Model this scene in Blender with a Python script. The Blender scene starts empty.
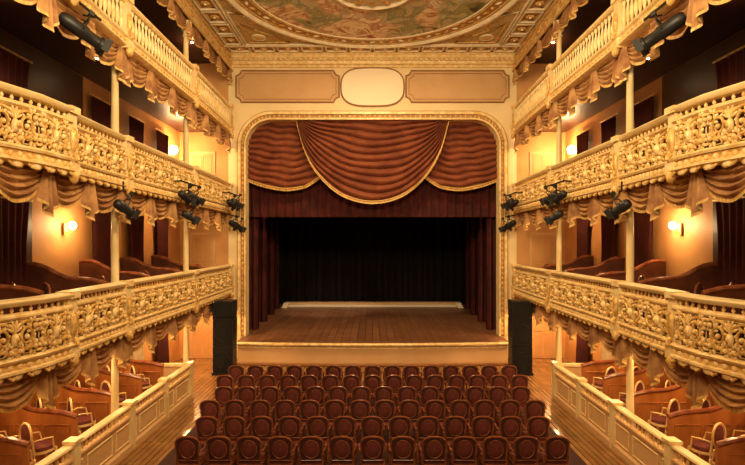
import bpy, math, random
from math import sin, cos, pi, radians
from mathutils import Vector, Matrix
random.seed(4)
CZ=4.65
scene=bpy.context.scene
try:
    scene.view_settings.view_transform='Standard'
    scene.view_settings.look='None'
except Exception: pass

# ---------------------------------------------------------------- materials
def mat(name,c,rough=.6,metal=0.,c2=None,scale=3.,bump=0.,bscale=40.,sheen=0.,emis=None,es=0.,spec=.4,stretch=(1,1,1)):
    m=bpy.data.materials.new(name); m.use_nodes=True
    nt=m.node_tree; b=nt.nodes['Principled BSDF']
    b.inputs['Base Color'].default_value=(*c,1)
    b.inputs['Roughness'].default_value=rough
    b.inputs['Metallic'].default_value=metal
    b.inputs['Specular IOR Level'].default_value=spec
    if sheen:
        b.inputs['Sheen Weight'].default_value=sheen
        b.inputs['Sheen Tint'].default_value=(*[min(1,x*2+.1) for x in c],1)
    tc=nt.nodes.new('ShaderNodeTexCoord'); mp=nt.nodes.new('ShaderNodeMapping')
    mp.inputs['Scale'].default_value=stretch
    nt.links.new(tc.outputs['Object'],mp.inputs['Vector'])
    if c2 is None: c2=tuple(x*.8 for x in c)
    n=nt.nodes.new('ShaderNodeTexNoise'); n.inputs['Scale'].default_value=scale; n.inputs['Detail'].default_value=4
    nt.links.new(mp.outputs[0],n.inputs['Vector'])
    r=nt.nodes.new('ShaderNodeValToRGB')
    r.color_ramp.elements[0].position=.35; r.color_ramp.elements[0].color=(*c2,1)
    r.color_ramp.elements[1].position=.65; r.color_ramp.elements[1].color=(*c,1)
    nt.links.new(n.outputs['Fac'],r.inputs[0]); nt.links.new(r.outputs[0],b.inputs['Base Color'])
    if bump:
        n2=nt.nodes.new('ShaderNodeTexNoise'); n2.inputs['Scale'].default_value=bscale
        nt.links.new(mp.outputs[0],n2.inputs['Vector'])
        bp=nt.nodes.new('ShaderNodeBump'); bp.inputs['Strength'].default_value=bump; bp.inputs['Distance'].default_value=.02
        nt.links.new(n2.outputs['Fac'],bp.inputs['Height']); nt.links.new(bp.outputs[0],b.inputs['Normal'])
    if emis:
        b.inputs['Emission Color'].default_value=(*emis,1); b.inputs['Emission Strength'].default_value=es
    return m

def plank_mat(name,c,c2,pw,axis='Y',rough=.4,gap=.012):
    m=bpy.data.materials.new(name); m.use_nodes=True
    nt=m.node_tree; b=nt.nodes['Principled BSDF']; b.inputs['Roughness'].default_value=rough
    tc=nt.nodes.new('ShaderNodeTexCoord'); mp=nt.nodes.new('ShaderNodeMapping')
    nt.links.new(tc.outputs['Object'],mp.inputs['Vector'])
    if axis=='Y': mp.inputs['Rotation'].default_value=(0,0,radians(90))
    if axis=='WALL': mp.inputs['Rotation'].default_value=(radians(90),0,radians(90))
    br=nt.nodes.new('ShaderNodeTexBrick')
    br.inputs['Color1'].default_value=(*c,1); br.inputs['Color2'].default_value=(*c2,1)
    br.inputs['Mortar'].default_value=(*[x*.3 for x in c2],1)
    br.inputs['Scale'].default_value=1; br.inputs['Mortar Size'].default_value=gap
    br.inputs['Brick Width'].default_value=2.6; br.inputs['Row Height'].default_value=pw
    nt.links.new(mp.outputs[0],br.inputs['Vector'])
    n=nt.nodes.new('ShaderNodeTexNoise'); n.inputs['Scale'].default_value=2.2; n.inputs['Detail'].default_value=6
    nt.links.new(tc.outputs['Object'],n.inputs['Vector'])
    mx=nt.nodes.new('ShaderNodeMix'); mx.data_type='RGBA'; mx.blend_type='MULTIPLY'; mx.inputs[0].default_value=.6
    nt.links.new(br.outputs['Color'],mx.inputs[6])
    r=nt.nodes.new('ShaderNodeValToRGB'); r.color_ramp.elements[0].color=(.4,.36,.34,1); r.color_ramp.elements[0].position=.3; r.color_ramp.elements[1].position=.7
    nt.links.new(n.outputs['Fac'],r.inputs[0]); nt.links.new(r.outputs[0],mx.inputs[7])
    nt.links.new(mx.outputs[2],b.inputs['Base Color'])
    return m

def ramp(nt,src,cols,lo=.3,hi=.7):
    r=nt.nodes.new('ShaderNodeValToRGB'); e=r.color_ramp.elements
    while len(e)<len(cols): e.new(.5)
    for i,c in enumerate(cols):
        e[i].position=lo+(hi-lo)*i/(len(cols)-1); e[i].color=(*c,1)
    nt.links.new(src,r.inputs[0]); return r
def paint_mat(name,cols,scale=1.3,dist=1.5,cols2=None,scale2=.45):
    m=bpy.data.materials.new(name); m.use_nodes=True
    nt=m.node_tree; b=nt.nodes['Principled BSDF']; b.inputs['Roughness'].default_value=.6
    tc=nt.nodes.new('ShaderNodeTexCoord')
    n=nt.nodes.new('ShaderNodeTexNoise'); n.inputs['Scale'].default_value=scale; n.inputs['Detail'].default_value=7; n.inputs['Distortion'].default_value=dist
    nt.links.new(tc.outputs['Object'],n.inputs['Vector'])
    r=ramp(nt,n.outputs['Fac'],cols)
    out=r.outputs[0]
    if cols2:
        n2=nt.nodes.new('ShaderNodeTexNoise'); n2.inputs['Scale'].default_value=scale2; n2.inputs['Detail'].default_value=3; n2.inputs['Distortion'].default_value=.6
        mp=nt.nodes.new('ShaderNodeMapping'); mp.inputs['Location'].default_value=(3.1,7.7,0)
        nt.links.new(tc.outputs['Object'],mp.inputs[0]); nt.links.new(mp.outputs[0],n2.inputs['Vector'])
        r2=ramp(nt,n.outputs['Fac'],cols2)
        f=ramp(nt,n2.outputs['Fac'],[(0,0,0),(1,1,1)],.46,.54)
        mx=nt.nodes.new('ShaderNodeMix'); mx.data_type='RGBA'
        nt.links.new(f.outputs[0],mx.inputs[0]); nt.links.new(r.outputs[0],mx.inputs[6]); nt.links.new(r2.outputs[0],mx.inputs[7])
        out=mx.outputs[2]
    nt.links.new(out,b.inputs['Base Color'])
    return m

M={}
M['cream']=mat('cream_plaster',(.82,.64,.33),.5,c2=(.68,.5,.22),scale=1.5,bump=.15)
M['creamwall']=mat('proscenium_plaster',(.84,.67,.37),.6,c2=(.79,.61,.32),scale=.8,bump=.1)
M['peach']=mat('peach_wall',(.62,.32,.11),.6,c2=(.52,.24,.075),scale=1.)
M['frieze']=mat('frieze_peach',(.62,.38,.18),.6,c2=(.57,.34,.15),scale=1.2)
M['pale']=mat('pale_plaster',(.9,.77,.52),.6)
M['palep']=mat('pale_plaque',(.92,.8,.58),.6,c2=(.88,.75,.53),scale=.8)
M['gold']=mat('gilded_relief',(.86,.58,.2),.4,metal=.2,c2=(.52,.28,.06),scale=9,bump=.35,bscale=60)
M['goldl']=mat('light_gilt',(.9,.7,.36),.42,metal=.06,c2=(.72,.47,.16),scale=6)
M['recess']=mat('recess_ochre',(.12,.045,.01),.6,c2=(.065,.022,.006),scale=8)
M['coffer']=mat('coffer_brown',(.46,.26,.09),.6,c2=(.34,.17,.05),scale=4)
M['brown']=mat('moulding_brown',(.33,.15,.05),.5)
M['velvet']=mat('house_curtain_velvet',(.24,.065,.025),.85,c2=(.15,.034,.013),scale=2,sheen=.12)
M['velvetd']=mat('dark_red_velvet',(.085,.012,.008),.9,c2=(.05,.007,.005),scale=2,sheen=.1)
M['velvets']=mat('stage_red_velvet',(.085,.011,.008),.9,c2=(.045,.006,.005),scale=2,sheen=.03)
M['swag']=mat('valance_velvet',(.5,.27,.095),.75,c2=(.24,.09,.032),scale=3,sheen=.15)
M['fringe']=mat('gold_fringe',(.78,.5,.16),.5,metal=.15,c2=(.5,.28,.07),scale=30,stretch=(1,1,.1))
M['black']=mat('black_cloth',(.006,.005,.006),.95,spec=.1)
M['backd']=mat('stage_backcloth',(.016,.012,.013),.95,spec=.1)
M['blackm']=mat('black_metal',(.012,.011,.011),.45)
M['grille']=mat('speaker_grille',(.008,.0075,.0075),.7,bump=.8,bscale=160)
M['lens']=mat('lens_glass',(.25,.2,.15),.1,spec=.8)
M['wood']=mat('orange_wood',(.42,.15,.035),.3,c2=(.25,.075,.018),scale=3,stretch=(1,1,.25))
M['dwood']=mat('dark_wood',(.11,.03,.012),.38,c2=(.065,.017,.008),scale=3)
M['seatwood']=mat('seat_mahogany',(.28,.085,.032),.26,c2=(.14,.038,.014),scale=5)
M['seatpad']=mat('seat_upholstery',(.15,.028,.018),.8,c2=(.1,.018,.012),scale=12,sheen=.15)
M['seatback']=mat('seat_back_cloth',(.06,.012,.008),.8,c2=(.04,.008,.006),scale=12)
M['carpet']=mat('dark_carpet',(.05,.014,.009),.9,c2=(.035,.01,.006),scale=6)
M['floor']=plank_mat('auditorium_boards',(.4,.2,.07),(.32,.15,.045),.14,rough=.22)
M['stage']=plank_mat('stage_boards',(.33,.15,.07),(.25,.105,.048),.3,rough=.38)
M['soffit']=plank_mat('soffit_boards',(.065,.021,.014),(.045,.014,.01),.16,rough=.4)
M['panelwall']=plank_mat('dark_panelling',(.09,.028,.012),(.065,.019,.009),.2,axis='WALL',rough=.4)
M['globe']=mat('lamp_globe',(1,.8,.5),.4,emis=(1,.76,.42),es=60)
M['bulb']=mat('downlight_bulb',(1,.8,.5),.4,emis=(1,.75,.42),es=30)
M['lace']=mat('lace_curtain',(.85,.72,.5),.8)
M['paint']=paint_mat('ceiling_painting',[(.05,.04,.02),(.2,.19,.07),(.42,.34,.13),(.18,.24,.14),(.6,.46,.22),(.36,.36,.26),(.8,.66,.4)],1.6,1.0,
   cols2=[(.3,.08,.03),(.6,.38,.18),(.85,.72,.48),(.72,.48,.26),(.42,.16,.07),(.9,.78,.55),(.5,.42,.3)],scale2=.6)
M['spandrel']=paint_mat('spandrel_painting',[(.22,.13,.05),(.66,.46,.2),(.4,.28,.1),(.85,.68,.38)],3.2,1.2,cols2=[(.4,.16,.06),(.7,.46,.2),(.3,.26,.1),(.8,.6,.3)],scale2=1.4)

# ---------------------------------------------------------------- mesh builder
class MB:
    def __init__(s): s.v=[];s.f=[];s.m=[];s.mats=[]
    def mi(s,k):
        if k not in s.mats: s.mats.append(k)
        return s.mats.index(k)
    def add(s,vs,fs,k):
        o=len(s.v); s.v+= [tuple(p) for p in vs]; i=s.mi(k)
        for f in fs: s.f.append(tuple(o+a for a in f)); s.m.append(i)
    def box(s,x0,x1,y0,y1,z0,z1,k):
        s.add([(x0,y0,z0),(x1,y0,z0),(x1,y1,z0),(x0,y1,z0),(x0,y0,z1),(x1,y0,z1),(x1,y1,z1),(x0,y1,z1)],
              [(3,2,1,0),(4,5,6,7),(0,1,5,4),(1,2,6,5),(2,3,7,6),(3,0,4,7)],k)
    def prism(s,poly,a,b,k,plane='XZ',fan=False):
        n=len(poly)
        def P(p,t):
            return (p[0],t,p[1]) if plane=='XZ' else ((p[0],p[1],t) if plane=='XY' else (t,p[0],p[1]))
        vs=[P(p,a) for p in poly]+[P(p,b) for p in poly]
        fs=[(i,(i+1)%n,n+(i+1)%n,n+i) for i in range(n)]
        if fan:
            for i in range(1,n-1): fs+=[(0,i,i+1),(n,n+i+1,n+i)]
        else: fs+=[tuple(range(n))[::-1],tuple(range(n,2*n))]
        s.add(vs,fs,k)
    def lathe(s,prof,c,k,n=16):
        vs=[];fs=[]
        for r,z in prof:
            for i in range(n): vs.append((c[0]+r*cos(2*pi*i/n),c[1]+r*sin(2*pi*i/n),c[2]+z))
        for j in range(len(prof)-1):
            for i in range(n): fs.append((j*n+i,j*n+(i+1)%n,(j+1)*n+(i+1)%n,(j+1)*n+i))
        fs.append(tuple(range(n))[::-1]); m=(len(prof)-1)*n; fs.append(tuple(range(m,m+n)))
        s.add(vs,fs,k)
    def ring(s,prof,c,k,n=96):
        vs=[];fs=[];p=len(prof)
        for i in range(n):
            a=2*pi*i/n
            for r,z in prof: vs.append((c[0]+r*cos(a),c[1]+r*sin(a),c[2]+z))
        for i in range(n):
            for j in range(p): fs.append((i*p+j,i*p+(j+1)%p,((i+1)%n)*p+(j+1)%p,((i+1)%n)*p+j))
        s.add(vs,fs,k)
    def tube(s,pts,rad,k,n=7,flat=1.,closed=False):
        pts=[Vector(p) for p in pts]; N=len(pts)
        if not hasattr(rad,'__len__'): rad=[rad]*N
        vs=[];fs=[]; up=None
        for i,p in enumerate(pts):
            if closed: t=(pts[(i+1)%N]-pts[i-1])
            else: t=(pts[min(i+1,N-1)]-pts[max(i-1,0)])
            t=t.normalized() if t.length>1e-9 else Vector((0,0,1))
            if up is None:
                up=Vector((0,1,0)) if abs(t.y)<.9 else Vector((1,0,0))
            a=t.cross(up)
            if a.length<1e-6: a=t.cross(Vector((1,0,0.1)))
            a.normalize(); b=a.cross(t).normalized(); up=b
            for j in range(n):
                an=2*pi*j/n; vs.append(p+a*cos(an)*rad[i]+b*sin(an)*rad[i]*flat)
        R=N if closed else N-1
        for i in range(R):
            for j in range(n): fs.append((i*n+j,i*n+(j+1)%n,((i+1)%N)*n+(j+1)%n,((i+1)%N)*n+j))
        if not closed:
            fs.append(tuple(range(n))[::-1]); fs.append(tuple(range((N-1)*n,N*n)))
        s.add(vs,fs,k)
    def ell(s,c,r,k,nu=10,nv=6,rot=0.,mtx=None):
        vs=[];fs=[]
        R=mtx if mtx else Matrix.Rotation(rot,3,'Y')
        for j in range(nv+1):
            th=pi*j/nv
            for i in range(nu):
                ph=2*pi*i/nu
                p=R@Vector((r[0]*sin(th)*cos(ph),r[1]*sin(th)*sin(ph),r[2]*cos(th)))
                vs.append((c[0]+p.x,c[1]+p.y,c[2]+p.z))
        for j in range(nv):
            for i in range(nu): fs.append((j*nu+i,(j+1)*nu+i,(j+1)*nu+(i+1)%nu,j*nu+(i+1)%nu))
        s.add(vs,fs,k)
    def grid(s,fn,nu,nv,k):
        vs=[fn(i/nu,j/nv) for j in range(nv+1) for i in range(nu+1)]
        fs=[(j*(nu+1)+i,j*(nu+1)+i+1,(j+1)*(nu+1)+i+1,(j+1)*(nu+1)+i) for j in range(nv) for i in range(nu)]
        s.add(vs,fs,k)
    def sweep(s,prof,path,k):
        p=len(prof); vs=[(x+d,y,z) for x,y in path for d,z in prof]; fs=[]
        for i in range(len(path)-1):
            for j in range(p): fs.append((i*p+j,i*p+(j+1)%p,(i+1)*p+(j+1)%p,(i+1)*p+j))
        fs.append(tuple(range(p))); m=(len(path)-1)*p; fs.append(tuple(range(m,m+p))[::-1])
        s.add(vs,fs,k)
    def mesh(s,name,sx=1,smooth=True):
        me=bpy.data.meshes.new(name)
        me.from_pydata([(v[0]*sx,v[1],v[2]) for v in s.v],[],[f if sx>0 else f[::-1] for f in s.f])
        for k in s.mats: me.materials.append(M[k])
        me.polygons.foreach_set('material_index',s.m)
        if smooth:
            me.polygons.foreach_set('use_smooth',[True]*len(me.polygons))
            try: me.set_sharp_from_angle(angle=radians(38))
            except Exception: pass
        me.update(); return me
    def obj(s,name,parent=None,sx=1,smooth=True,loc=None):
        return place(s.mesh(name,sx,smooth),name,loc or (0,0,0),0,parent)
def place(me,name,loc,rz=0,parent=None,scale=None,rot=None):
    o=bpy.data.objects.new(name,me); scene.collection.objects.link(o)
    o.location=loc; o.rotation_euler=rot if rot else (0,0,rz)
    if scale: o.scale=scale
    if parent: o.parent=parent
    return o
def empty(name):
    o=bpy.data.objects.new(name,None); scene.collection.objects.link(o); return o

# ---------------------------------------------------------------- room shell
XW=7.8; YB=-3.0; YF=20.2; ZC=12.25; YE=31.3
TB=[2.63,5.88,9.02]
mb=MB(); mb.box(-XW,XW,YB,YF+.5,-.2,0,'floor'); mb.obj('floor')
mb=MB(); mb.box(-4.5,4.5,7.2,15.75,0,.012,'carpet'); mb.obj('carpet')
for s,n in ((1,'wall_right'),(-1,'wall_left')):
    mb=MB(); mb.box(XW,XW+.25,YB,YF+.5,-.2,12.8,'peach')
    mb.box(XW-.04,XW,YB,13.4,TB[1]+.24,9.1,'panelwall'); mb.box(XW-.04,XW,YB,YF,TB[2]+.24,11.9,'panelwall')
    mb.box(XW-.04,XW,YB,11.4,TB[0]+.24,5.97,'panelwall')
    mb.obj(n,sx=s)
mb=MB(); mb.box(-XW-.25,XW+.25,YB-.25,YB,-.2,12.8,'peach'); mb.obj('wall_back')
OX=5.12; OT=9.64; R=1.05
mb=MB()
mb.box(-5.82,-OX,YF,YF+.5,0,ZC+.4,'creamwall'); mb.box(OX,5.82,YF,YF+.5,0,ZC+.4,'creamwall')
mb.box(-OX,OX,YF,YF+.5,OT,ZC+.4,'creamwall')
mb.box(-XW,-5.82,YF,YF+.5,0,ZC+.4,'peach'); mb.box(5.82,XW,YF,YF+.5,0,ZC+.4,'peach')
for s in (1,-1):
    poly=[(s*OX,OT)]+[(s*(OX-R+R*sin(a)),OT-R+R*cos(a)) for a in [pi/2*i/12 for i in range(13)]]
    mb.prism(poly,YF,YF+.5,'creamwall',fan=True)
mb.obj('wall_front',smooth=False)
def archpath(off):
    r=R+off; x=OX+off; t=OT+off; p=[(-x,.9)]
    p+=[(-(x-r)-r*cos(a),t-r+r*sin(a)) for a in [pi/2*i/12 for i in range(13)]]
    p+=[((x-r)+r*sin(a),t-r+r*cos(a)) for a in [pi/2*i/12 for i in range(13)]]
    p.append((x,.9)); return p
mb=MB()
for o0,o1,d,k in ((-.02,.05,.09,'goldl'),(.05,.19,.045,'coffer'),(.19,.3,.12,'goldl'),(.3,.34,.06,'brown')):
    a=archpath(o0); b=archpath(o1); n=len(a)
    vs=[(x,YF+.001,z) for x,z in a]+[(x,YF-d,z) for x,z in a]+[(x,YF-d,z) for x,z in b]+[(x,YF+.001,z) for x,z in b]
    fs=[]
    for i in range(n-1):
        for q in range(3): fs.append((q*n+i,q*n+i+1,(q+1)*n+i+1,(q+1)*n+i))
    mb.add(vs,fs,k)
ap=archpath(.12)
for i in range(len(ap)-1):
    p0=Vector(ap[i]); p1=Vector(ap[i+1]); n=max(1,int((p1-p0).length/.2))
    for j in range(n):
        q=p0.lerp(p1,(j+.5)/n); mb.ell((q.x,YF-.05,q.y),(.04,.025,.065),'gold',6,4)
mb.obj('trim_proscenium_arch')
def notch(x0,x1,z0,z1,r):
    P=[]
    for cx,cz,a0 in ((x0,z0,90),(x1,z0,180),(x1,z1,270),(x0,z1,0)):
        for i in range(7):
            a=radians(a0-90*i/6) ; P.append((cx+r*cos(a),cz+r*sin(a)))
    return P
mb=MB()
for s in (1,-1):
    P=notch(1.35,5.5,10.33,11.6,.2); mb.prism([(s*x,z) for x,z in P],YF-.03,YF,'frieze')
    mb.tube([(s*x,YF-.04,z) for x,z in P],.03,'brown',6,closed=True)
    mb.tube([(s*x,YF-.04,z) for x,z in notch(1.47,5.38,10.45,11.48,.2)],.012,'brown',5,closed=True)
med=[]
for i in range(48):
    a=2*pi*i/48; c,q=cos(a),sin(a)
    med.append((1.27*math.copysign(abs(c)**.6,c),10.94+.77*math.copysign(abs(q)**.75,q)))
mb.prism(med,YF-.07,YF,'palep'); mb.tube([(x,YF-.07,z) for x,z in med],.03,'brown',6,closed=True)
mb.obj('trim_frieze')
mb=MB()
prof=[(0,11.72),(-.08,11.72),(-.08,11.8),(-.16,11.84),(-.2,11.95),(-.34,12.02),(-.34,12.12),(-.42,12.2),(0,12.25)]
vs=[(x,YF+d,z) for x in (-5.8,5.8) for d,z in prof]; n=len(prof)
mb.add(vs,[(i,(i+1)%n,n+(i+1)%n,n+i) for i in range(n)],'goldl')
for i in range(58): mb.box(-5.7+i*.2,-5.6+i*.2,YF-.3,YF-.1,11.93,12.03,'cream')
mb.obj('trim_cornice',smooth=False)

# ---------------------------------------------------------------- ceiling
CY=14.7; CR=4.5
mb=MB(); mb.box(-XW,XW,YB,YF+.5,ZC,ZC+.3,'spandrel'); mb.obj('ceiling',smooth=False)
ceil=empty('ceiling_mural')
mb=MB(); n=96
mb.prism([(CR*cos(2*pi*i/n),CY+CR*sin(2*pi*i/n)) for i in range(n)],ZC-.03,ZC,'paint',plane='XY'); mb.obj('painting',ceil,smooth=False)
mb=MB()
def rg(r,w,h,k,z=ZC): mb.ring([(r-w,z-.0),(r-w*.7,z-h*.6),(r-w*.2,z-h),(r+w*.3,z-h),(r+w*.75,z-h*.5),(r+w,z)],(0,CY,0),k)
rg(4.52,.12,.12,'pale'); rg(4.3,.04,.06,'gold'); rg(3.92,.035,.06,'gold'); rg(3.83,.035,.06,'pale'); rg(1.25,.09,.16,'pale')
mb.ring([(3.95,ZC-.04),(3.95,ZC-.035),(4.28,ZC-.035),(4.28,ZC-.04)],(0,CY,0),'coffer')
for i in range(72):
    a=2*pi*i/72; mb.ell((4.11*cos(a),CY+4.11*sin(a),ZC-.05),(.12,.06,.035),'gold' if i%3 else 'pale',8,4,mtx=Matrix.Rotation(a+pi/2+(.5 if i%2 else -.5),3,'Z'))
mb.lathe([(1.18,-.02),(1.1,-.1),(.8,-.16),(.5,-.26),(.15,-.3)],(0,CY,ZC),'pale',48)
for i in range(12):
    a=2*pi*i/12; mb.ell((.8*cos(a),CY+.8*sin(a),ZC-.16),(.26,.1,.05),'gold',8,4,mtx=Matrix.Rotation(a,3,'Z'))
mb.obj('mouldings',ceil)

def coffer(mb,x,y,w,h,k='coffer'):
    z=ZC; t=.055
    for a,b,c,d in ((x-w,x+w,y-h,y-h+t),(x-w,x+w,y+h-t,y+h),(x-w,x-w+t,y-h+t,y+h-t),(x+w-t,x+w,y-h+t,y+h-t)):
        mb.box(a,b,c,d,z-.08,z,'pale')
    mb.box(x-w+t,x+w-t,y-h+t,y+h-t,z-.02,z,k)
    mb.tube([(x-w*.7,y-h*.66,z-.03),(x+w*.7,y-h*.66,z-.03),(x+w*.7,y+h*.66,z-.03),(x-w*.7,y+h*.66,z-.03)],.018,'goldl',4,closed=True)
    for i in range(6):
        a=2*pi*i/6; mb.ell((x+.09*cos(a),y+.09*sin(a),z-.04),(.065,.065,.03),'gold',6,4)
    mb.ell((x,y,z-.06),(.05,.05,.05),'pale',6,4)
mb=MB()
for i in range(12): coffer(mb,-5.17+i*.94,19.45,.42,.27)
for s in (1,-1):
    for j in range(16): coffer(mb,s*5.28,18.6-j*.94,.32,.42)
    tri=[(s*4.8,19.05),(s*4.8,16.4)]+[(s*4.72*cos(a),CY+4.72*sin(a)) for a in [radians(24+i*5) for i in range(8)]]+[(s*2.2,19.05)]
    mb.tube([(x,min(y,19.05),ZC-.03) for x,y in tri],.035,'pale',6,closed=True)
    mb.tube([(s*x,y,ZC-.03) for x,y in [(4.62,18.88),(4.62,17.3),(4.2,17.75),(3.7,18.25),(3.1,18.88)]],.028,'gold',6,closed=True)
    mb.ring([(.2,0),(.2,-.05),(.26,-.05),(.26,0)],(s*4.2,18.45,ZC),'pale',24)
    mb.ell((s*4.2,18.45,ZC-.02),(.18,.18,.05),'gold',12,5)
mb.box(-5.8,5.8,19.1,19.15,ZC-.09,ZC,'pale')
mb.box(-4.9,-4.86,YB,19.1,ZC-.09,ZC,'pale'); mb.box(4.86,4.9,YB,19.1,ZC-.09,ZC,'pale')
mb.obj('trim_coffers')

# ---------------------------------------------------------------- relief motif
def motif():
    mb=MB(); rnd=random.Random(2)
    for s in (1,-1):
        def spiral(cx,cz,r0,turns,a0,dirn,t0,y=-.035,N=34):
            P=[];Rr=[]
            for i in range(N+1):
                t=i/N; r=r0*(1-t)**.75+.022; a=a0+dirn*t*2*pi*turns
                P.append((s*(cx+r*cos(a)),y-.02*t,cz+r*sin(a))); Rr.append(t0*(1-t*.55))
            mb.tube(P,Rr,'gold',6)
            for i in range(8):
                t=i/10; r=r0*(1-t)**.75+.055; a=a0+dirn*t*2*pi*turns
                mb.ell((s*(cx+r*cos(a)),y,cz+r*sin(a)),(.065*(1-t*.5),.026,.028),'goldl',6,4,rot=-s*(a+.6*dirn) if s>0 else (a+.6*dirn))
            mb.ell((s*cx,y-.02,cz),(.045,.04,.045),'goldl',8,5)
        spiral(.27,.01,.17,1.5,-pi*.6,1,.034)
        spiral(.47,.17,.08,1.2,pi*1.2,-1,.022,N=18)
        spiral(.47,-.16,.08,1.2,pi*.8,1,.022,N=18)
        spiral(.1,-.2,.06,1.1,0,1,.018,N=14)
        mb.tube([(0,-.03,-.26),(s*.1,-.03,-.24),(s*.2,-.03,-.19),(s*.24,-.035,-.15)],[.024,.03,.03,.024],'gold',6)
        mb.tube([(0,-.03,.08),(s*.08,-.04,.18),(s*.2,-.035,.24),(s*.36,-.03,.25),(s*.42,-.03,.2)],[.018,.028,.028,.022,.014],'gold',6)
        for a in (18,42,66):
            A=radians(a); mb.ell((s*.1*sin(A),-.04,.09+.12*cos(A)),(.028,.026,.09),'goldl',7,5,rot=s*A)
        for i in range(7):
            x=rnd.uniform(.06,.54); z=rnd.uniform(-.24,.24)
            mb.ell((s*x,-.012,z),(.045,.018,.018),'gold',6,4,rot=rnd.uniform(0,pi))
    mb.ell((0,-.04,.12),(.03,.034,.12),'goldl',8,5)
    mb.ell((0,-.05,-.02),(.085,.055,.11),'goldl',10,6); mb.ell((0,-.09,-.02),(.04,.03,.055),'gold',8,5)
    return mb.mesh('scroll_relief')
MOT=motif()
def balprof(z0,h,r): return [(r*.8,0),(r*.8,h*.08),(r*.4,h*.14),(r,h*.4),(r*.85,h*.52),(r*.35,h*.82),(r*.8,h*.9),(r*.8,h)]

PATH=[(5.72,20.15),(5.64,18.4),(5.58,15.6),(5.56,11.35),(5.55,11.1),(5.46,8.95),(5.3,8.75),(5.34,8.0),(5.6,7.1),(5.75,5.0),(5.8,-2.9)]
def px(y):
    for (x0,y0),(x1,y1) in zip(PATH,PATH[1:]):
        if y1<=y<=y0: return x0+(x1-x0)*(y0-y)/(y0-y1)
    return PATH[0][0]
PIERS=[20.0,15.6,11.25,8.82,7.05,4.9]
COLY=[15.6,11.3,7.0,2.7]
SPANS=[(19.9,15.72,4),(15.48,11.38,4),(11.12,8.98,2),(8.66,7.96,1),(7.96,7.18,1),(6.9,5.05,2)]

def swag(mb,y0,y1,X,zt,d0,d1,k='swag',amp=.1,nf=5):
    def F(u,v):
        sag=4*u*(1-u); y=y0+(y1-y0)*u
        z=zt-v*(d0+d1*sag)
        dx=-amp*(abs(sin(v*pi*nf+.6*sin(u*6)))*(.3+.7*sag)) - .02
        return (X+dx,y,z)
    mb.grid(F,14,26,k)
    def G(u,v):
        x,y,z=F(u,1); return (x-.01+.006*((int(u*24))%2),y,z-v*.06)
    mb.grid(G,24,1,'fringe')
def tail(mb,yc,w,X,zt,L,k='swag'):
    def F(u,v):
        y=yc+(u-.5)*w*(.5+.5*v); fold=.055*cos(u*pi*6)
        return (X-.07+fold*(.4+v),y,zt-v*(L*(1-.35*abs(2*u-1))))
    mb.grid(F,24,6,k)
    def G(u,v):
        x,y,z=F(u,1); return (x-.005,y,z-v*.05)
    mb.grid(G,24,1,'fringe')

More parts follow.
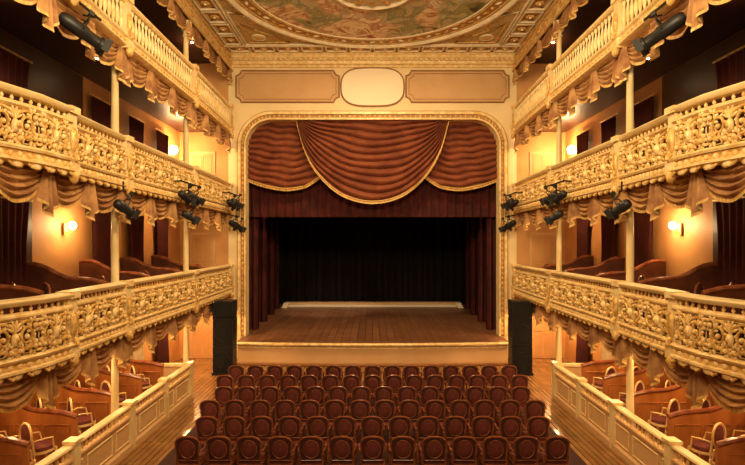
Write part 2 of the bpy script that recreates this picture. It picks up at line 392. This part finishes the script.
def balcony(s,b,tier):
    root=empty('theatre_balcony')
    mb=MB(); P=PATH
    mb.sweep([(.0,b+.1),(2.3,b+.1),(2.3,b+.24),(.0,b+.24)],[(x,y) for x,y in P],'dwood')
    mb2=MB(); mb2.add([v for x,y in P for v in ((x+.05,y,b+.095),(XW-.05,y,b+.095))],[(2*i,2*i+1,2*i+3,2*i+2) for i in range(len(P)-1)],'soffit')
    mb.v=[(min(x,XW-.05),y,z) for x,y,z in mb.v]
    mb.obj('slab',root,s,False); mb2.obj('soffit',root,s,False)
    mb=MB()
    if tier<3:
        mb.sweep([(.12,b),(-.04,b),(-.1,b+.03),(-.1,b+.07),(-.05,b+.09)],P,'goldl')
        mb.sweep([(.12,b+.07),(-.05,b+.09),(-.03,b+.15),(-.05,b+.19),(.12,b+.2)],P,'gold')
        mb.sweep([(.12,b+.19),(-.08,b+.2),(-.1,b+.24),(-.05,b+.28),(.0,b+.28),(.0,b+.3),(.12,b+.3)],P,'goldl')
        mb.sweep([(.1,b+.28),(.0,b+.28),(.0,b+.86),(.1,b+.86)],P,'recess')
        mb.sweep([(.12,b+.84),(-.02,b+.84),(-.07,b+.88),(-.07,b+.91),(-.03,b+.94),(.12,b+.94)],P,'goldl')
        mb.sweep([(.14,b+1.05),(-.05,b+1.05),(-.08,b+1.08),(-.09,b+1.12),(-.06,b+1.15),(.14,b+1.16)],P,'cream')
        y=19.9
        while y>3:
            x=px(y); mb.lathe([(a,z) for a,z in balprof(0,.12,.03)],(x+.03,y,b+.935),'goldl',6)
            y-=.15
        y=19.95; i=0
        while y>4:
            x=px(y); mb.ell((x-.05,y,b+.13),(.035,.055,.045),'goldl',6,4)
            if i%2==0: mb.ell((x-.02,y,b-.02),(.05,.11,.06),'goldl',8,4)
            else: mb.tube([(x-.06,y-.05,b+.0),(x-.09,y,b-.05),(x-.06,y+.05,b+.0)],.022,'gold',5)
            y-=.15; i+=1
        for y0,y1,n in SPANS:
            w=(y0-y1)/n
            for q in range(n):
                a=y0-q*w-.03; c=y0-(q+1)*w+.03
                mb.tube([(px(a)-.01,a,b+.31),(px(c)-.01,c,b+.31),(px(c)-.01,c,b+.82),(px(a)-.01,a,b+.82)],.014,'goldl',4,closed=True)
    else:
        mb.sweep([(.12,b),(-.04,b),(-.1,b+.03),(-.1,b+.07),(-.05,b+.1),(-.05,b+.2),(-.1,b+.24),(-.1,b+.29),(.0,b+.32),(.12,b+.32)],P,'goldl')
        mb.sweep([(.14,b+.98),(-.05,b+.98),(-.09,b+1.02),(-.09,b+1.08),(-.05,b+1.12),(.14,b+1.12)],P,'goldl')
        y=19.9
        while y>3:
            x=px(y); mb.lathe(balprof(0,.67,.05),(x+.03,y,b+.315),'goldl',8)
            mb.ell((x-.05,y,b+.15),(.03,.06,.035),'gold',6,4)
            y-=.18
    for y in PIERS:
        x=px(y); w=.11
        mb.box(x-.08,x+.13,y-w,y+w,b+.0,b+1.13,'cream')
        mb.box(x-.13,x+.15,y-w-.03,y+w+.03,b+1.05,b+1.17,'goldl'); mb.box(x-.12,x+.15,y-w-.03,y+w+.03,b-.02,b+.2,'goldl')
        mb.ell((x-.1,y,b+.58),(.04,.07,.2),'gold',8,6)
        for q in (-1,1): mb.tube([(x-.09,y+q*.02,b+.36),(x-.1,y+q*.08,b+.45),(x-.1,y+q*.085,b+.7),(x-.09,y+q*.02,b+.8)],.018,'gold',5)
        mb.ell((x-.09,y,b-.06),(.08,.1,.13),'gold',10,6)
        mb.tube([(x-.1,y,b+.34),(x-.15,y,b+.3),(x-.16,y,b+.24),(x-.12,y,b+.22)],.04,'gold',6)
    mb.obj('front',root,s)
    if tier<3:
        for y0,y1,n in SPANS:
            w=(y0-y1)/n
            for q in range(n):
                yc=y0-(q+.5)*w; dx=(px(yc-.25)-px(yc+.25)); ang=math.atan2(dx,.5)
                o=place(MOT,'scroll_relief',(s*(px(yc)-.004),yc,b+.565),0,root,scale=(w/1.14,1.25,.98))
                o.rotation_euler=(0,0,s*(-pi/2+ang))
    mb=MB(); zt=b+.08
    for y0,y1,n in ((19.95,15.65,3),(15.55,11.35,3),(11.2,7.1,3),(6.9,2.8,3)):
        w=(y0-y1)/n
        for q in range(n):
            a=y0-q*w; c=a-w; X=px((a+c)/2)+.2
            swag(mb,a,c,X,zt,.22,.4)
            tail(mb,a,.42,X-.06,zt,.84)
        tail(mb,y1+.12,.42,px(y1)+.14,zt,.84)
    mb.obj('valance',root,s)
    return root
for s in (1,-1):
    for t,b in enumerate(TB): balcony(s,b,t+1)

for s in (1,-1):
    root=empty('gallery_entablature'); mb=MB()
    mb.box(5.66,5.9,YB,YF-.01,11.55,ZC,'goldl'); mb.box(5.6,5.95,YB,YF-.01,12.0,12.1,'gold'); mb.box(5.62,5.95,YB,YF-.01,11.55,11.63,'gold')
    for j in range(24): mb.ell((5.64,19.8-j*.7,11.82),(.05,.2,.1),'gold',8,5)
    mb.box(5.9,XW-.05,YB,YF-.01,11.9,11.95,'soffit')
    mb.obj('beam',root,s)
    mb=MB()
    for y0,y1 in ((19.95,15.65),(15.55,11.35),(11.25,7.05)):
        w=(y0-y1)/3
        for q in range(3):
            swag(mb,y0-q*w,y0-(q+1)*w,5.8,11.6,.15,.3); tail(mb,y0-q*w,.3,5.75,11.6,.6)
    mb.obj('valance',root,s)

# ---------------------------------------------------------------- columns
def column(x,y):
    mb=MB(); r=.08
    levels=[(0,2.7),(2.85,5.95),(6.1,9.1),(9.25,11.56)]
    for z0,z1 in levels:
        h=z1-z0
        mb.lathe([(.17,0),(.17,.1),(.13,.14),(.15,.2),(.11,.26),(r+.01,.3),(r,h*.5),(r*.88,h-.5),(r+.02,h-.48),(r+.02,h-.45),(r*.88,h-.43),(r*1.1,h-.32),(.16,h-.16),(.18,h-.12),(.18,h-.001)],(x,y,z0),'cream',16)
        for i in range(8):
            a=2*pi*i/8; mb.ell((x+.12*cos(a),y+.12*sin(a),z0+h-.25),(.03,.03,.08),'gold',6,4)
            mb.ell((x+.15*cos(a),y+.15*sin(a),z0+h-.17),(.03,.03,.03),'goldl',6,4)
    return mb
for s in (1,-1):
    for y in COLY: column(5.82 if y>8 else 6.0,y).obj('column',sx=s)

# ---------------------------------------------------------------- parterre low wall
BF=.32
for s in (1,-1):
    root=empty('parterre_box_wall'); mb=MB()
    P=[(5.48,15.1),(5.46,11.3),(5.42,9.0),(5.45,7.0),(5.6,2.0)]
    mb.sweep([(.1,0),(-.06,0),(-.06,.12),(0,.15),(0,.7),(-.04,.72),(-.04,.76),(.1,.76)],P,'frieze')
    mb.sweep([(.12,.95),(-.04,.95),(-.06,.98),(-.04,1.01),(.12,1.01)],P,'cream')
    mb.box(5.46,XW-.06,15.0,15.1,0,.95,'frieze'); mb.box(5.42,XW-.06,14.96,15.14,.95,1.02,'goldl')
    mb.box(5.57,XW-.06,2.0,15.0,0,BF,'floor')
    def qx(y):
        for (x0,y0),(x1,y1) in zip(P,P[1:]):
            if y1<=y<=y0: return x0+(x1-x0)*(y0-y)/(y0-y1)
        return 5.5
    y=14.95
    while y>3: mb.lathe(balprof(0,.2,.032),(qx(y)+.03,y,.755),'goldl',6); y-=.15
    y=14.9
    while y>3:
        a,c=y,y-1.05
        mb.tube([(qx(a)-.005,a-.06,.22),(qx(c)-.005,c+.06,.22),(qx(c)-.005,c+.06,.62),(qx(a)-.005,a-.06,.62)],.018,'goldl',4,closed=True)
        y-=1.1
    for y in (15.05,13.2,11.3,9.1,7.0):
        x=qx(min(y,15.09)); mb.box(x-.06,x+.12,y-.1,y+.1,0,1.05,'cream'); mb.box(x-.09,x+.15,y-.13,y+.13,1.02,1.08,'goldl')
    mb.obj('panelling',root,s)

# ---------------------------------------------------------------- box partitions, chairs, back curtains
def partition(k,cap):
    mb=MB(); N=14; top=[]
    for i in range(N+1):
        t=i/N; e=t*t*(3-2*t); top.append((t*1.85,.86+.4*e+.05*sin(t*pi*3)))
    mb.prism([(0,0)]+top+[(1.85,0)],-.03,.03,k,fan=False)
    mb.tube([(x,0,z+.02) for x,z in top],.055,cap,8)
    for x0,x1 in ((.12,.62),(.72,1.22),(1.32,1.78)):
        mb.tube([(x0,-.035,.12),(x1,-.035,.12),(x1,-.035,.72),(x0,-.035,.72)],.015,k,4,closed=True)
    return mb
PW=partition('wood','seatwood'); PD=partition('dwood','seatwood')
PWm={s:PW.mesh('box_partition',s) for s in (1,-1)}; PDm={s:PD.mesh('box_partition',s) for s in (1,-1)}
def boxchair(k,pad):
    mb=MB()
    for x in (-.19,.19):
        mb.tube([(x,.2,0),(x*.95,.19,.44)],[.016,.022],k,6)
        mb.tube([(x,-.24,0),(x,-.2,.44),(x*1.02,-.24,.7)],[.016,.022,.02],k,6)
    mb.lathe([(.2,.42),(.235,.43),(.24,.46),(.22,.5),(.1,.52)],(0,0,0),pad,18)
    mb.ring([(.2,.39),(.245,.39),(.245,.44),(.2,.44)],(0,0,0),k,18)
    mb.tube([(.2*cos(a)*1.05,-.25,.76+.22*sin(a)) for a in [2*pi*i/20 for i in range(20)]],.022,k,6,closed=True)
    mb.ell((0,-.25,.76),(.18,.03,.19),pad,14,8)
    for x in (-1,1):
        mb.tube([(x*.2,-.22,.66),(x*.25,-.05,.68),(x*.24,.1,.66),(x*.2,.14,.46)],.016,k,6)
    return mb.mesh('box_chair')
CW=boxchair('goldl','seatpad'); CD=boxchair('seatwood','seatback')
for s in (1,-1):
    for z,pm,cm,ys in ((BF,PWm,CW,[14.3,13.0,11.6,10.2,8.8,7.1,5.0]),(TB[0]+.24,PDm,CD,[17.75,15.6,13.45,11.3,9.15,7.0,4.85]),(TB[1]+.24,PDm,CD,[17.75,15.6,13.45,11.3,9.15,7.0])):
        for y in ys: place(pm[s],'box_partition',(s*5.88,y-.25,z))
        for y in ys:
            D=((.45,.3),(.45,.9),(1.15,.32),(1.15,.95)) if z==BF else ((.5,.45),(.5,1.2),(1.2,.5),(1.2,1.25))
            for dx,dy in D:
                if z==BF and y>14: continue
                a=s*radians(38+random.uniform(-12,12))
                place(cm,'box_chair',(s*(5.86+dx),y+dy-.2,z),a)
def drape(mb,x,y0,y1,z0,z1,k,nf=7,amp=.06,gather=.0):
    def F(u,v):
        yc=(y0+y1)/2; w=(y1-y0)*(1-gather*sin(pi*min(1,v*1.2)))
        return (x+amp*sin(u*2*pi*nf)*(.5+.5*v),yc+(u-.5)*w,z1-(z1-z0)*v)
    mb.grid(F,nf*8,8,k)
for s in (1,-1):
    for lvl,(z0,z1) in enumerate(((BF+.02,2.55),(TB[0]+.26,5.8),(TB[1]+.26,8.9))):
        for y in (18.2,16.2,14.1,10.4,7.7,5.5):
            mb=MB()
            k='lace' if (lvl==0 and y in(16.2,14.1)) else 'velvetd'
            w=.75 if y<11 else .5
            drape(mb,XW-.16,y-w,y+w,z0 if y<15 or lvl else .02,z1-.25,k,gather=.15)
            mb.tube([(XW-.14,y-w-.1,z1-.2),(XW-.14,y+w+.1,z1-.2)],.025,'gold',8)
            mb.obj('door_curtain',sx=s)
    for i,z in enumerate((0,TB[0]+.24,TB[1]+.24)):
        mb=MB(); mb.box(6.35,7.35,YF-.05,YF,z,z+2.2,'frieze'); mb.box(6.43,7.27,YF-.07,YF-.02,z+.02,z+2.12,'peach')
        for a,b2 in ((6.5,6.82),(6.88,7.2)):
            for c,d in ((.15,.95),(1.1,2.0)): mb.tube([(a,YF-.07,z+c),(b2,YF-.07,z+c),(b2,YF-.07,z+d),(a,YF-.07,z+d)],.015,'frieze',4,closed=True)
        mb.ell((6.93,YF-.1,z+1.03),(.025,.03,.025),'gold',8,6)
        mb.obj('door_%d'%(i+1+(3 if s<0 else 0)),sx=s)

# ---------------------------------------------------------------- stage
AY=19.0; SZ=.89
mb=MB(); N=24
front=[(x,AY-.25*(1-(x/5.2)**2)) for x in [-5.2+10.4*i/N for i in range(N+1)]]
mb.prism(front+[(5.2,YF-.005),(-5.2,YF-.005)],SZ-.12,SZ,'stage',plane='XY')
mb.prism([(x*.992,y+.08) for x,y in front]+[(5.15,YF-.005),(-5.15,YF-.005)],0,SZ-.12,'frieze',plane='XY')
mb.tube([(x,y-.0,SZ-.06) for x,y in front],.065,'goldl',8)
mb.tube([(x*.995,y+.06,SZ-.2) for x,y in front],.03,'goldl',6)
mb.tube([(x*.995,y+.06,.06) for x,y in front],.06,'brown',6)
mb.obj('stage_platform',smooth=False)
mb=MB(); mb.box(-XW,XW,YF+.5,YE,SZ-.12,SZ,'stage'); mb.box(-OX,OX,YF-.005,YF+.5,SZ-.12,SZ,'stage'); mb.obj('floor_stage',smooth=False)
mb=MB()
mb.box(-4.95,4.95,29.4,29.7,SZ+.001,SZ+.1,'palep'); mb.box(-4.95,4.95,29.7,30.2,SZ+.001,SZ+.22,'frieze')
for s in (1,-1):
    for i in range(3): mb.box(min(s*5.25,s*4.95),max(s*5.25,s*4.95),28.9+i*.3,30.2,SZ+.001,SZ+.07*(i+1),'palep')
mb.obj('stage_step',smooth=False)
mb=MB(); mb.box(-XW,XW,YE,YE+.2,0,12.5,'black'); mb.obj('wall_stage_back')
for s,n in ((1,'wall_stage_right'),(-1,'wall_stage_left')):
    mb=MB(); mb.box(XW,XW+.2,YF+.5,YE+.2,0,12.5,'black'); mb.obj(n,sx=s)
mb=MB(); mb.box(-XW,XW,YF+.5,YE+.2,12.3,12.5,'black'); mb.obj('ceiling_stage')
mb=MB()
def BD(u,v): return (-7.5+15*u,30.8+.13*sin(u*2*pi*24)+.04*sin(u*2*pi*61),SZ+.02+(9.5)*v)
mb.grid(BD,480,1,'backd'); mb.obj('stage_backdrop')
for s in (1,-1):
    for i,(y,x) in enumerate(((21.6,4.9),(23.8,5.0),(26.2,5.12),(28.4,5.28))):
        mb=MB()
        def F(u,v): return (x+2.2*u,y+.11*sin(u*2*pi*8)*(.6+.4*v)+.1*u,SZ+.02+8.6*(1-v))
        mb.grid(F,96,4,'velvets'); mb.obj('stage_leg_curtain',sx=s)
mb=MB()
for i,(y,zb) in enumerate(((21.2,5.75),(24.5,6.3),(28,6.9))):
    mb.grid(lambda u,v: (-6+12*u,y+.06*sin(u*2*pi*34),zb+(9.9-zb)*v),340,1,'velvets' if i==0 else 'black')
mb.obj('stage_border_curtain')
def cat(P,t):
    n=len(P)-1; f=min(t*n,n-1e-6); i=int(f); q=f-i
    p0=P[max(i-1,0)];p1=P[i];p2=P[i+1];p3=P[min(i+2,n)]
    return tuple(.5*((2*p1[k])+(-p0[k]+p2[k])*q+(2*p0[k]-5*p1[k]+4*p2[k]-p3[k])*q*q+(-p0[k]+3*p1[k]-3*p2[k]+p3[k])*q**3) for k in (0,1))
cur=empty('house_curtain')
def swagbig(T0,T1,B,y,nf,amp,name,sx=1):
    mb=MB()
    def F(u,v):
        bx,bz=cat(B,u); tx=T0[0]+(T1[0]-T0[0])*u; tz=T0[1]+(T1[1]-T0[1])*u
        x=tx+(bx-tx)*v; z=tz+(bz-tz)*v
        L=min(1,math.hypot(bx-tx,bz-tz)/1.2)
        ph=v*nf+.3*sin(u*5)+.12*sin(u*17+v*9)
        f=(abs(sin(pi*ph))**.7)
        return (x,y-amp*L*f-.12*L*v,z)
    mb.grid(F,60,130,'velvet')
    P=[F(i/60,1) for i in range(61)]
    mb.tube([(p[0],p[1]-.02,p[2]) for p in P],.028,'fringe',6)
    def G(u,v):
        i=u*60; p=F(u,1); return (p[0],p[1]-.015*(1 if int(i)%2 else -1),p[2]-.11*v)
    mb.grid(G,60,1,'fringe')
    mb.obj(name,cur,sx)
zt=OT+.1
Bc=[(-3.15,zt),(-2.72,8.35),(-2.14,7.4),(-1.2,6.62),(0,6.34),(1.2,6.62),(2.14,7.4),(2.72,8.35),(3.15,zt)]
swagbig((-3.15,zt),(3.15,zt),Bc,20.45,11,.2,'centre_swag')
Bs=[(-5.3,7.35),(-4.5,7.05),(-3.6,6.9),(-2.7,7.05),(-2.0,7.5)]
for s in (1,-1): swagbig((-5.3,zt),(-3.0,zt),Bs,20.8,10,.18,'side_swag',s)

# ---------------------------------------------------------------- theatre seats
def seat():
    mb=MB(); W=.225
    for x in (-.22,.22):
        mb.box(x-.02,x+.02,.17,.21,0,.42,'seatwood')
        mb.tube([(x,-.27,0),(x,-.21,.42),(x,-.23,.6)],[.02,.024,.02],'seatwood',6)
        mb.tube([(x*1.04,-.22,.66),(x*1.18,-.05,.67),(x*1.18,.12,.66),(x*1.02,.17,.42)],.02,'seatwood',6)
        mb.ell((x*1.18,.02,.69),(.03,.11,.02),'seatpad',8,5)
    mb.box(-.24,.24,-.22,.22,.36,.42,'seatwood')
    def C(u,v):
        a=2*pi*u; c,q=cos(a),sin(a); e=.45; i=min(4,int(v*4+.001)); r=[.96,1,.97,.7,.0][i]; z=[.42,.45,.48,.51,.525][i]
        return (r*.235*math.copysign(abs(c)**e,c),r*.22*math.copysign(abs(q)**e,q),z)
    mb.grid(C,24,4,'seatpad')
    out=[(-W*.86,.5),(-W,.8)]+[(-W*math.copysign(abs(cos(a))**.7,cos(a)),.82+.14*sin(a)) for a in [pi*i/14 for i in range(1,14)]]+[(W,.8),(W*.86,.5)]
    def lean(z): return -.22-.1*(z-.44)
    n=len(out)
    vs=[(x*.97,lean(z)-.012,z) for x,z in out]+[(x*.97,lean(z)+.02,z) for x,z in out]
    fs=[(i,(i+1)%n,n+(i+1)%n,n+i) for i in range(n)]+[tuple(range(n)),tuple(range(n,2*n))[::-1]]
    mb.add(vs,fs,'seatback')
    mb.tube([(x,lean(z),z) for x,z in out],.021,'seatwood',7,closed=True)
    Rr=Matrix.Rotation(radians(5.7),3,'X')
    ring=[(.15*cos(a),.72+.175*sin(a)) for a in [2*pi*i/24 for i in range(24)]]
    for off in (-.02,.028):
        mb.tube([(x,lean(z)+off,z) for x,z in ring],.012,'seatwood',5,closed=True)
    mb.ell((0,lean(.72)-.01,.72),(.142,.024,.167),'seatpad',16,8,mtx=Rr); mb.ell((0,lean(.72)+.025,.72),(.142,.03,.167),'seatpad',16,8,mtx=Rr)
    return mb.mesh('theatre_seat')
ST=seat()
for D,n in ((15.0,15),(13.9,15),(12.8,14),(11.7,14),(10.6,13),(9.5,13),(8.15,12)):
    for i in range(n):
        place(ST,'theatre_seat',((i-(n-1)/2)*.585,D+.25,.013),random.uniform(-.03,.03))

# ---------------------------------------------------------------- loudspeakers
def speaker():
    mb=MB()
    mb.box(-.42,.42,-.35,.35,.0,.08,'blackm')
    mb.box(-.38,.38,-.32,.32,.08,1.0,'blackm'); mb.box(-.38,.38,-.32,.32,1.02,2.0,'blackm'); mb.box(-.38,.38,-.32,.32,2.02,2.6,'blackm')
    for a,b in ((.12,.96),(1.06,1.96),(2.06,2.56)): mb.box(-.34,.34,-.345,-.32,a,b,'grille')
    for z in (.54,1.5):
        mb.tube([(.28*cos(a),-.35,z+.28*sin(a)) for a in [2*pi*i/24 for i in range(24)]],.02,'blackm',6,closed=True)
    for z in (.55,1.5,2.3):
        for s in (1,-1): mb.tube([(s*.38,-.08,z),(s*.41,-.08,z),(s*.41,.08,z),(s*.38,.08,z)],.015,'blackm',5)
    return mb.mesh('loudspeaker')
SP=speaker()
for s in (1,-1): place(SP,'loudspeaker',(s*5.28,17.9,0),s*-.05,scale=(.92,1,1))

# ---------------------------------------------------------------- stage lights
def lamp(L=.4,r=.11):
    mb=MB()
    vs=[];prof=[(.0,-.5),(r*.6,-.5),(r*.9,-.42),(r,-.3),(r,.1),(r*.85,.14),(r*.85,.42),(r*1.15,.44),(r*1.15,.5)]
    n=14
    for q,t in prof:
        for i in range(n): vs.append((q*cos(2*pi*i/n),t*L,q*sin(2*pi*i/n)))
    fs=[(j*n+i,j*n+(i+1)%n,(j+1)*n+(i+1)%n,(j+1)*n+i) for j in range(len(prof)-1) for i in range(n)]
    mb.add(vs,fs,'blackm')
    mb.add([(r*1.05*cos(2*pi*i/n),.48*L,r*1.05*sin(2*pi*i/n)) for i in range(n)],[tuple(range(n))],'lens')
    for x in (-1,1):
        mb.box(x*r*1.15-.005,x*r*1.15+.005,.5*L,.5*L+.12,-r,r,'blackm')
    mb.tube([(-r*1.2,0,0),(-r*1.2,0,r*1.5),(-r*.6,0,r*2),(r*.6,0,r*2),(r*1.2,0,r*1.5),(r*1.2,0,0)],.014,'blackm',5)
    mb.tube([(0,0,r*2),(0,0,r*2+.14)],.02,'blackm',6); mb.box(-.04,.04,-.04,.04,r*2+.1,r*2+.18,'blackm')
    return mb.mesh('stage_spotlight')
LM=lamp(); LB=lamp(.75,.13)
def put(me,x,y,z,px_=-.5,rz=0): place(me,'stage_spotlight',(x,y,z),rot=(px_,0,rz))
for s in (1,-1):
    put(LB,s*5.22,8.95,8.45,-.45,s*.75)
    for (y,z,rz) in ((14.7,6.0,.7),(14.0,5.95,.5),(14.3,5.42,.9),(10.55,5.4,.6),(19.2,6.2,.9),(18.6,6.1,.5),(19.5,5.3,.9),(18.9,5.35,.4)):
        put(LM,s*5.26,y,z,-.55,s*rz)
    mb=MB(); mb.tube([(5.26,13.7,6.36),(5.26,15.0,6.36)],.025,'blackm',8)
    for y in (13.8,14.9): mb.tube([(5.26,y,6.36),(5.5,y,6.36)],.02,'blackm',6)
    mb.tube([(5.26,18.3,6.5),(5.26,19.8,6.5)],.025,'blackm',8); mb.tube([(5.26,18.4,6.5),(5.6,18.4,6.5)],.02,'blackm',6)
    mb.tube([(5.26,18.6,5.68),(5.26,19.8,5.68)],.025,'blackm',8); mb.tube([(5.26,19.7,5.68),(5.26,19.7,6.5)],.02,'blackm',6)
    mb.tube([(5.26,14.3,5.75),(5.26,14.3,6.36)],.02,'blackm',6); mb.tube([(5.26,10.55,5.74),(5.26,10.55,5.95)],.02,'blackm',6)
    mb.tube([(5.22,8.2,8.93),(5.22,9.6,8.93)],.025,'blackm',8); mb.tube([(5.22,9.5,8.93),(5.5,9.5,8.98)],.02,'blackm',6)
    mb.obj('lighting_bar',sx=s)

# ---------------------------------------------------------------- lamps
WARM=(1,.62,.27)
def pt(x,y,z,e,r=.1,c=WARM):
    l=bpy.data.lights.new('lamp_light','POINT'); l.energy=e; l.color=c; l.shadow_soft_size=r
    o=bpy.data.objects.new('lamp_light',l); o.location=(x,y,z); scene.collection.objects.link(o); return o
def sconce(y,z,e,s,g=.085):
    mb=MB()
    mb.box(XW-.08,XW-.04,-.07,.07,-.14,.14,'gold')
    mb.tube([(XW-.06,0,-.05),(XW-.18,0,-.1),(XW-.24,0,-.02)],.016,'gold',6)
    mb.ell((XW-.24,0,.09),(g,g,g*1.15),'globe',12,8)
    mb.obj('wall_sconce',sx=s,loc=(0,y,z))
    pt(s*(XW-.46),y,z+.09,e,.12)
def down(s,x,y,z,e):
    mb=MB(); mb.lathe([(.07,0),(.07,-.03),(.05,-.03)],(0,0,0),'gold',12); mb.lathe([(.05,-.028),(.04,-.045),(.01,-.05)],(0,0,0),'bulb',12)
    mb.obj('ceiling_downlight',loc=(s*x,y,z)); 
    if e: pt(s*x,y,z-.25,e,.08)
for s in (1,-1):
    sconce(12.6,5.0,70,s); sconce(8.3,5.0,8,s)
    sconce(19.0,8.1,220,s,.15)
    for y,e in ((18.2,340),(13.7,140),(10.9,110),(9.0,90),(6.5,50)): down(s,6.6,y,TB[0]+.09,e)
    for y,e in ((17.5,90),(14.4,14),(10.4,4),(6.5,4)): down(s,6.5,y,TB[1]+.09,e)
    for y,e in ((18,14),(16.5,0),(13.4,5),(12,0),(10.2,0),(9,3),(7.6,0)): down(s,6.6,y,TB[2]+.09,e)
    for y in (18,14,10,6): down(s,6.5,y,11.9,30)
def area(loc,tgt,sx,sy,e,c):
    l=bpy.data.lights.new('unseen_area_light','AREA'); l.shape='RECTANGLE'; l.size=sx; l.size_y=sy; l.energy=e; l.color=c
    o=bpy.data.objects.new('unseen_area_light',l); o.location=loc; scene.collection.objects.link(o)
    o.rotation_euler=(Vector(tgt)-Vector(loc)).to_track_quat('-Z','Y').to_euler()
area((0,-1.5,9.5),(0,20,9),3,1,480,(1,.71,.38))  # unseen soft fill behind camera, standing in for front-of-house fixtures
area((0,4,9.2),(0,16.5,12.3),5,1.6,1150,(1,.76,.43))  # added uplight without a fixture, brightens the ceiling from out of view
area((0,CY,11.85),(0,CY,0),1.4,1.4,680,(1,.7,.36))
area((-1.5,22,9.2),(0,24.5,.9),3,1,150,(1,.62,.36))
def spot(loc,tgt,e,ang,c):
    l=bpy.data.lights.new('stage_lamp','SPOT'); l.energy=e; l.color=c; l.spot_size=radians(ang); l.spot_blend=.8; l.shadow_soft_size=.15
    o=bpy.data.objects.new('stage_lamp',l); o.location=loc; scene.collection.objects.link(o)
    o.rotation_euler=(Vector(tgt)-Vector(loc)).to_track_quat('-Z','Y').to_euler()
spot((-2.5,25.2,9.3),(-2.6,28.2,.9),1500,46,(1,.74,.5))
spot((2.5,25.2,9.3),(2.6,28.8,.9),700,42,(1,.74,.5))

w=bpy.data.worlds.new('World'); scene.world=w; w.use_nodes=True
w.node_tree.nodes['Background'].inputs[0].default_value=(.9,.6,.35,1); w.node_tree.nodes['Background'].inputs[1].default_value=.02

cam=bpy.data.cameras.new('Camera'); co=bpy.data.objects.new('Camera',cam); scene.collection.objects.link(co)
cam.sensor_width=36; cam.lens=500/745*36; co.location=(0,0,CZ); co.rotation_euler=(radians(90),0,0)
cam.shift_x=.0; cam.shift_y=.0141
cam.clip_start=.05; cam.clip_end=200
scene.camera=co
